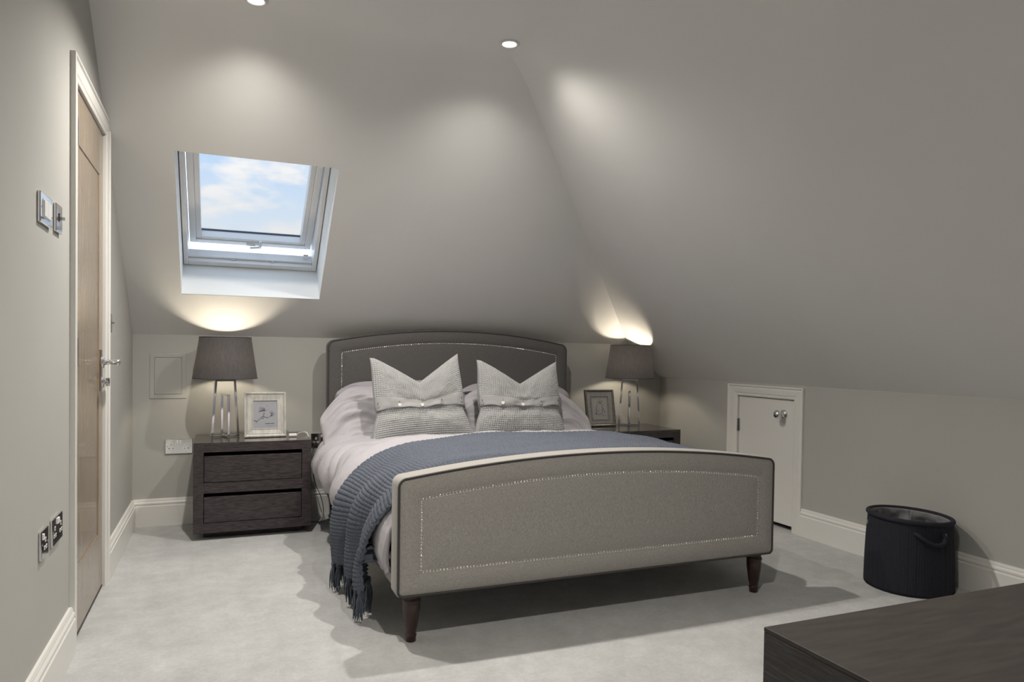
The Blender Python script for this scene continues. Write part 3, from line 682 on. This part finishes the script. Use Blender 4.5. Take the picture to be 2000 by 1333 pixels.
# ------------------------------------------------------------------ lamps
BULB = emit('lamp_bulb', (1, .82, .6), 6)
def lamp(x, y, rz, label):
    t = empty('table_lamp', (x, y, NZ+.0005), rz, label, 'lamp', 'pair of chrome bedside lamps')
    b = .0075; hh = .330
    def bar(bm, p, q, wx=.0065, wy=.0065):
        p, q = Vector(p), Vector(q); d = (q-p); L = d.length; M = Matrix.Translation(p) @ d.to_track_quat('Z', 'Y').to_matrix().to_4x4()
        box(bm, -wx, wx, -wy, wy, 0, L, .001, M)
    # main trapezoid frame
    for sx in (-1, 1):
        bm = bmesh.new(); bar(bm, (sx*.074, 0, .001), (sx*.052, 0, hh)); from_bm('leg', bm, CHROME, t)
    boxo('crossbar', -.058, .058, -.0065, .0065, hh-.006, hh+.007, CHROME, t, .001)
    boxo('foot_bar', -.074, .074, -.0065, .0065, .001, .012, CHROME, t, .001)
    # shorter frame at right angles
    for sy in (-1, 1): boxo('inner_leg', -.0065, .0065, sy*.068-.0065, sy*.068+.0065, .001, .248, CHROME, t, .001)
    boxo('inner_crossbar', -.0065, .0065, -.0745, .0745, .240, .253, CHROME, t, .001); boxo('foot_bar', -.0065, .0065, -.062, .062, .001, .012, CHROME, t, .001)
    bm = bmesh.new(); lathe(bm, [(.010, hh+.006), (.010, hh+.016), (.006, hh+.020), (.006, hh+.028), (.014, hh+.030), (.014, hh+.075), (.010, hh+.078)], n=16); from_bm('lamp_holder', bm, CHROME, t, True)
    z0, z1, r0, r1 = .343, .580, .176, .141
    bm = bmesh.new(); lathe(bm, [(r0+(r1-r0)*k/6, z0+(z1-z0)*k/6) for k in range(7)], n=64, cap0=False, cap1=False); sh = from_bm('lamp_shade', bm, SHADE, t, True)
    for z, r in ((z0, r0), (z1, r1)):
        bm = bmesh.new(); tube(bm, [(r*math.cos(2*math.pi*k/48), r*math.sin(2*math.pi*k/48), z) for k in range(49)], .0022, 6, False); from_bm('rim', bm, SHADE, sh, True)
    bm = bmesh.new()
    for k in range(3): a = 2.1*k+.4; tube(bm, [(.012*math.cos(a), .012*math.sin(a), hh+.076), ((r0-.03)*math.cos(a)*.93, (r0-.03)*math.sin(a)*.93, hh+.082), (.162*math.cos(a), .162*math.sin(a), z0+.088)], .0015, 5)
    from_bm('shade_carrier', bm, STEEL, sh)
    bm = bmesh.new(); lathe(bm, [(.010, hh+.076), (.018, hh+.090), (.022, hh+.104), (.018, hh+.118), (.006, hh+.126)], n=16); from_bm('bulb', bm, BULB, t, True)
    ld = bpy.data.lights.new('lamp_light', 'POINT'); ld.energy = BULB_W; ld.color = LAMPC; ld.shadow_soft_size = .026
    lo = bpy.data.objects.new('lamp_light', ld); COL.objects.link(lo); lo.parent = t; lo.location = (0, 0, .434)
    return t
lamp(.024, 4.430, R(15), 'chrome frame lamp with dark shade on the left nightstand')
lamp(2.735, 4.405, R(-30), 'chrome frame lamp with dark shade on the right nightstand')

# ------------------------------------------------------------------ picture frames
def ribbon(bm, pts, wd, y):
    P = [Vector((p[0], 0, p[1])) for p in pts]; A, B = [], []
    for i, p in enumerate(P):
        t = (P[min(i+1, len(P)-1)]-P[max(0, i-1)]).normalized(); n = Vector((-t.z, 0, t.x)); k = wd*(.45+.55*math.sin(math.pi*(i+.3)/(len(P)-.4)))
        A.append(bm.verts.new((p+n*k)+Vector((0, y, 0)))); B.append(bm.verts.new((p-n*k)+Vector((0, y, 0))))
    for i in range(len(P)-1): bm.faces.new((A[i], A[i+1], B[i+1], B[i]))
def sp2(P): return [(v.x, v.y) for v in smoothpath([(a, b, 0) for a, b in P], 5)]
def ellipse(cx, cy, rx, ry, rot=0, a0=0, a1=360, n=18):
    o = []
    for k in range(n+1):
        a = R(a0+(a1-a0)*k/n); x, y = rx*math.cos(a), ry*math.sin(a); c, s = math.cos(R(rot)), math.sin(R(rot)); o.append((cx+x*c-y*s, cy+x*s+y*c))
    return o
def picture_frame(x, y, w, h, lean, rz, mats, paper, strokes, label, marks=()):
    t = empty('picture_frame', (x, y, NZ), rz, label, 'picture frame', 'framed sketches on the nightstands')
    t.matrix_world = Matrix.Translation((x, y, NZ+.003)) @ Matrix.Rotation(rz, 4, 'Z') @ Matrix.Rotation(-lean, 4, 'X')
    def ring(i, yy): return [(-w/2+i, yy, i), (w/2-i, yy, i), (w/2-i, yy, h-i), (-w/2+i, yy, h-i)]
    bm = bmesh.new(); rings(bm, [ring(i, yy) for i, yy in ((.003, .018), (0, .015), (0, -.004), (.002, -.006), (.008, -.006), (.011, -.003), (.014, -.0015), (.016, .0025))], True, False); from_bm('moulding', bm, mats[0], t)
    bm = bmesh.new(); rings(bm, [ring(i, yy) for i, yy in ((.0155, .002), (.019, -.0005), (.042, .002), (.0445, .003))], False, False); from_bm('inner_border', bm, mats[1], t)
    bm = bmesh.new(); rings(bm, [ring(i, yy) for i, yy in ((.044, .0032), (.045, -.0005), (.049, -.0005), (.051, .006))], False, False); from_bm('slip', bm, mats[2], t)
    i = .050; pr = boxo('print', -w/2+i, w/2-i, .0055, .008, i, h-i, paper, t)
    pw, ph = w-2*i, h-2*i
    for col in (INK, INKL):
        bm = bmesh.new(); n = 0
        for pts, wd, c in strokes:
            if c is col: ribbon(bm, [(-pw/2+a*pw, i+b*ph) for a, b in pts], wd*pw, .0052); n += 1
        for (a0, a1, b0, b1, c) in marks:
            if c is col: box(bm, -pw/2+a0*pw, -pw/2+a1*pw, .0048, .0053, i+b0*ph, i+b1*ph); n += 1
        if n: from_bm('sketch', bm, col, pr, recalc=False)
        else: bm.free()
    bm = bmesh.new(); box(bm, -.02, .02, .016, .020, .004, h*.62, .001, Matrix.Translation((0, .0, 0)) @ Matrix.Rotation(R(0), 4, 'X')); from_bm('strut', bm, BLACKP, t)
    boxo('glass', -w/2+i-.003, w/2-i+.003, .0030, .0040, i-.003, h-i+.003, glass('picture_glass', (.96, .96, .96), .07), t)
    return t
petal = lambda cx, cy, L, a, f=.33, w_=.008, c=INKL: [(sp2([(cx, cy), (cx+L*.5*math.cos(R(a+14)), cy+L*.5*math.sin(R(a+14))), (cx+L*math.cos(R(a)), cy+L*math.sin(R(a)))]), w_, c), (sp2([(cx, cy), (cx+L*.5*math.cos(R(a-16)), cy+L*.5*math.sin(R(a-16))), (cx+L*math.cos(R(a)), cy+L*math.sin(R(a)))]), w_, c)]
FLOWER = [(sp2([(.0, .29), (.10, .27), (.15, .26)]), .016, INK), (sp2([(.13, .18), (.14, .24), (.24, .32), (.34, .40), (.40, .43), (.52, .40), (.62, .39), (.74, .44)]), .013, INK), (sp2([(.38, .42), (.44, .50), (.44, .60)]), .012, INK),
          (sp2([(.34, .34), (.40, .365), (.46, .385)]), .016, INK), (sp2([(.52, .41), (.57, .38), (.60, .365)]), .010, INK),
          (sp2([(.22, .60), (.32, .63), (.44, .64), (.54, .65)]), .024, INK), (sp2([(.40, .62), (.45, .67), (.47, .74)]), .018, INK), (sp2([(.70, .43), (.76, .46), (.80, .43)]), .022, INK), (sp2([(.76, .46), (.75, .52), (.72, .58)]), .016, INK),
          (ellipse(.60, .74, .075, .075), .007, INKL), (ellipse(.74, .56, .06, .07, 0, -40, 220), .008, INKL)]
for a in (165, 150, 138, 122, 105): FLOWER += petal(.44, .63, .24 if a > 130 else .16, a)
for a in (30, 50, 75, 100): FLOWER += petal(.77, .45, .16, a)
MARKS = [(.50+.062*k, .50+.062*k+(.05 if k % 3 else .04), .155, .185, INK) for k in range(6)]+[(.52+.05*k, .52+.05*k+.032, .085, .10, INKL) for k in range(7)]+[(.60+.05*k, .60+.05*k+.03, .055, .068, INKL) for k in range(4)]
picture_frame(.243, 4.352, .232, .262, R(9), R(2), (SILVER, SILVER, SILVER), PAPER, FLOWER, 'silver white frame with a flower sketch on the left nightstand', MARKS)
ANIMAL = [(sp2([(.45, .78), (.36, .73), (.33, .62), (.27, .50), (.27, .36), (.24, .26), (.34, .20), (.44, .20)]), .018, INK), (sp2([(.44, .78), (.52, .72), (.56, .70)]), .045, INK), (ellipse(.67, .71, .09, .075), .014, INK), (sp2([(.47, .82), (.48, .88), (.50, .80)]), .016, INK), (sp2([(.56, .80), (.60, .85), (.60, .78)]), .016, INK),
          (sp2([(.62, .63), (.64, .52), (.70, .42), (.76, .32), (.76, .24)]), .022, INK), (sp2([(.38, .22), (.36, .34), (.42, .44)]), .014, INK), (sp2([(.48, .22), (.52, .34), (.56, .40)]), .014, INKL), (sp2([(.60, .24), (.62, .36), (.60, .48)]), .016, INK), (sp2([(.18, .30), (.22, .24), (.30, .22)]), .030, INK), (sp2([(.40, .20), (.52, .24), (.62, .24)]), .018, INK),
          (sp2([(.54, .185), (.68, .165), (.86, .175)]), .014, INK), (sp2([(.56, .12), (.70, .105), (.84, .12)]), .009, INKL), (sp2([(.58, .07), (.70, .06), (.84, .07)]), .008, INKL), (sp2([(.44, .66), (.50, .56), (.50, .46)]), .010, INKL), (sp2([(.36, .60), (.40, .50), (.38, .42)]), .010, INKL)]
picture_frame(2.497, 4.375, .232, .262, R(12), R(1), (PEWTER, PEWTER2, PEWTER2), PAPER2, ANIMAL, 'dark pewter frame with a sitting animal sketch on the right nightstand')

# ------------------------------------------------------------------ electrical plates
def plate(name, M, w, h, label, cat, kind):
    """local x across, local y out of the wall, local z up; origin at plate centre on the wall"""
    t = empty(name, (0, 0, 0), 0, label, cat); t.matrix_world = M
    boxo('faceplate', -w/2, w/2, 0, .009, -h/2, h/2, CHROME, t, .0025)
    F = .0092
    def socket(cx):
        for dx, dz, ww, hh in ((0, .010, .011, .013), (-.011, -.012, .013, .011), (.011, -.012, .013, .011)):
            s = boxo('pin_surround', cx+dx-ww/2, cx+dx+ww/2, F-.001, F+.0005, dz-hh/2, dz+hh/2, WHITEP, t)
            boxo('pin_slot', cx+dx-ww*.22, cx+dx+ww*.22, F, F+.0008, dz-hh*.22, dz+hh*.22, BLACKP, s)
    def rocker(cx, cz, ww=.010, hh=.018, m=WHITEP):
        bm = bmesh.new(); box(bm, cx-ww/2, cx+ww/2, F-.002, F+.003, cz-hh/2, cz+hh/2, .001); from_bm('rocker', bm, m, t)
    if kind == 'double': socket(-.042); socket(.042); rocker(-.008, .026); rocker(.008, .026)
    if kind == 'single': socket(-.004); rocker(.026, .024)
    if kind == 'switch': rocker(0, .004, .016, .026, CHROME); boxo('toggle', -.004, .004, F, F+.014, -.004, .006, STEEL, t, .001)
    if kind == 'grid':
        g = boxo('insert', -.045, .045, F-.001, F+.0012, -.026, .026, WHITEP, t)
        for k in range(5): boxo('rocker', -.042+k*.017, -.027+k*.017, F+.001, F+.004, -.023, .023, WHITEP, g, .001)
    for sx in (-1, 1):
        bm = bmesh.new(); lathe(bm, [(.003, F-.001), (.003, F+.0004), (.001, F+.0006)], (sx*(w/2-.012), 0, 0), 8, 'Y'); from_bm('screw', bm, STEEL, t)
    return t
def onleft(y, z): return Matrix.Translation((XL, y, z)) @ Matrix.Rotation(R(-90), 4, 'Z')
def onback(x, z): return Matrix.Translation((x, YB, z)) @ Matrix.Rotation(R(180), 4, 'Z')
plate('switch_plate', onleft(2.402, 1.441), .150, .087, 'wide chrome plate with white ribbed switches on the left wall', 'switch', 'grid')
plate('switch_plate', onleft(2.576, 1.446), .086, .087, 'narrow chrome toggle switch next to the door frame', 'switch', 'switch')
plate('wall_socket', onleft(2.388, .482), .086, .083, 'single chrome socket low on the left wall, nearest the camera', 'socket', 'single')
plate('wall_socket', onleft(2.560, .483), .140, .083, 'double chrome socket low on the left wall beside the door frame', 'socket', 'double')
plate('switch_plate', onleft(3.690, 1.160), .086, .086, 'chrome switch plate seen edge on beyond the door', 'switch', 'switch')
plate('wall_socket', onback(-.2285, .466), .148, .088, 'double chrome socket with white inserts left of the left nightstand', 'socket', 'double')
plate('wall_socket', onback(.605, .476), .146, .088, 'dark reflecting socket between left nightstand and bed', 'socket', 'double')
# access panel on the back wall
def access_panel():
    t = empty('access_panel', (-.288, YB, .885), 0, 'flush painted access panel on the wall left of the lamp', 'access panel')
    W, Hh = .098, .134
    bm = bmesh.new()
    def ring(i, y): return [(-W+i, y, -Hh+i), (W-i, y, -Hh+i), (W-i, y, Hh-i), (-W+i, y, Hh-i)]
    rings(bm, [ring(0, 0), ring(0, -.003), ring(.002, -.004), ring(.024, -.004), ring(.0245, -.001)], False, False); from_bm('frame', bm, PAINT, t)
    boxo('door', -W+.0262, W-.0262, -.0035, -.0002, -Hh+.0262, Hh-.0262, PAINT, t, .001)
access_panel()

# ------------------------------------------------------------------ charger, cords
def cords():
    t = empty('adaptor_cable', (.395, 4.345, NZ), 0, 'white adaptor block with cable on the left nightstand', 'cable')
    boxo('adaptor', -.023, .023, -.010, .010, .0005, .019, WHITEP, t, .005, True)
    bm = bmesh.new(); tube(bm, smoothpath([(.022, .004, .012), (.045, .06, .016), (.075, .085, .016), (.0905, .075, .010), (.0975, .06, -.022), (.098, .058, -.05)], 6), .0022, 8); from_bm('cable', bm, WHITEP, t, True)
    boxo('plug', .0905, .1065, .048, .070, -.075, -.030, WHITEP, t, .005, True)
    bm = bmesh.new(); tube(bm, smoothpath([(.099, .058, -.072), (.103, .065, -.20), (.112, .09, -.36), (.120, .12, -.46), (.112, .10, -.515), (.140, .10, -.529), (.165, .14, -.529), (.175, .16, -.51)], 6), .0016, 6); from_bm('lead', bm, WHITEP, t, True)
    bm = bmesh.new(); tube(bm, smoothpath([(.552, 4.625, .47), (.535, 4.60, .38), (.540, 4.57, .28), (.556, 4.54, .20), (.585, 4.50, .12), (.592, 4.47, .04), (.575, 4.43, .006), (.545, 4.40, .006), (.51, 4.43, .006)], 6), .0022, 6)
    tag(from_bm('power_cord', bm, BLACKCORD, None, True), 'thin dark cord hanging between left nightstand and bed', 'cord')
cords()

# ------------------------------------------------------------------ laundry basket
def basket():
    t = empty('laundry_basket', (2.945, 2.305, 0), R(38), 'navy woven rope basket with loop handles and grey liner by the right wall', 'basket')
    nr, nz = 360, 70; a = np.linspace(0, 2*np.pi, nr+1)[:, None]; v = np.linspace(0, 1, nz)[None, :]
    def rad(a, v): return (.193-.014*v+.006*np.cos(2*a+.5)*v)*(1-.030*np.exp(-((v-.9)/.10)**2)*0)+.006*np.sin(v*2.4)
    ztop = lambda a: .322+.010*np.cos(a-2.2)
    rib = np.abs(np.sin(a*54))**.6; knot = .6+.4*np.abs(np.sin(v*90+np.floor(a*54/np.pi)*1.57))
    r = rad(a, v)+.0034*rib*knot; r = r*(1-.04*sstep(.03, 0, v))
    X = np.stack([r*np.cos(a), r*np.sin(a)*.95, .003+v*ztop(a)], -1); grid_obj('weave', X, BASKET, t, True, .006)
    bm = bmesh.new(); rr = lambda q: float(rad(q, 1.))+.002
    tube(bm, [(rr(q)*math.cos(q), rr(q)*math.sin(q)*.95, float(ztop(q))+.002) for q in np.linspace(0, 2*np.pi, 73)], .011, 10, False); from_bm('rim', bm, BASKET, t, True)
    bm = bmesh.new(); lathe(bm, [(.186, .006), (.02, .006)], n=40); from_bm('bottom', bm, BASKET, t)
    # fabric liner, crumpled, sagging from the rim
    a2 = np.linspace(0, 2*np.pi, 121)[:, None]; v2 = np.linspace(0, 1, 30)[None, :]; N = Noise2(77)
    px, py = np.cos(a2), np.sin(a2)
    rl = .166-.030*sstep(.1, 1, v2)+.022*N(a2*7/np.pi*2+0*v2, v2*4+1)*sstep(0, .2, v2)+.010*np.abs(N(a2*16/np.pi+v2*3, v2*6+4))*sstep(0, .2, v2); rl[-1] = rl[0]
    X = np.stack([rl*px, rl*py*.95, ztop(a2)+.004-v2*.26+0*rl], -1); grid_obj('liner', X, LINER, t, True, .003)
    X = np.stack([np.linspace(0, .135, 12)[None, :]*px, np.linspace(0, .135, 12)[None, :]*py*.95, .068+.012*N(px*6+9+0*np.zeros((1, 12)), np.linspace(0, 5, 12)[None, :]+py)], -1); grid_obj('liner_base', X, LINER, t, True)
    boxo('label_tab', -.014, .014, -.001, .001, -.03, .0, LINER, t, 0, False, Matrix.Translation((.165*math.cos(1.0), .150*math.sin(1.0), .315)) @ Matrix.Rotation(1.0+R(90), 4, 'Z'))
    # loop handles, front and back
    for c in (-2.02-.66, 1.12-.66):
        P = []
        for da, dz, out in ((-.34, -.046, .004), (-.30, -.044, .016), (-.20, -.058, .026), (0, -.078, .030), (.20, -.078, .028), (.30, -.062, .022), (.325, -.046, .016), (.30, -.038, .004)):
            q = c+da; rq = float(rad(q, .85))+out; P.append((rq*math.cos(q), rq*math.sin(q)*.95, float(ztop(q))+dz))
        bm = bmesh.new(); tube(bm, smoothpath(P, 6), .0085, 10); from_bm('handle', bm, BASKET, t, True)
basket()

# ------------------------------------------------------------------ chest in the foreground
def chest():
    x0, y1, z1 = .651, .714, .700; w, d = 1.10, .48
    t = empty('chest_of_drawers', (x0+w/2, y1-d/2, 0), 0, 'low dark wood chest of drawers in the near right corner', 'chest')
    X0, X1, Y0, Y1 = -w/2, w/2, -d/2, d/2
    boxo('top', X0, X1, Y0, Y1, z1-.006, z1, CHEST_TOP, t, .001)
    for a, b in ((X0, X0+.045), (X1-.045, X1)): boxo('side', a, b, Y0, Y1, .05, z1-.006, CHEST_SIDE, t, .0015)
    boxo('carcass', X0+.045, X1-.045, Y0, Y1-.03, .05, z1-.006, CHEST_SIDE, t)
    for z in (.05, .255, .465, .655): boxo('rail', X0+.045, X1-.045, Y1-.03, Y1, z, z+.04, CHEST_SIDE, t)
    for c in range(2):
        for z0_, z1_ in ((.09, .255), (.295, .465), (.505, .655)):
            a = X0+.047+c*(w-.09)/2; boxo('drawer', a, a+(w-.09)/2-.004, Y1-.03, Y1-.006, z0_+.002, z1_-.02, CHEST_SIDE, t, .001)
    boxo('plinth', X0+.05, X1-.05, Y0+.03, Y1-.05, .001, .051, CHEST_SIDE, t)
chest()
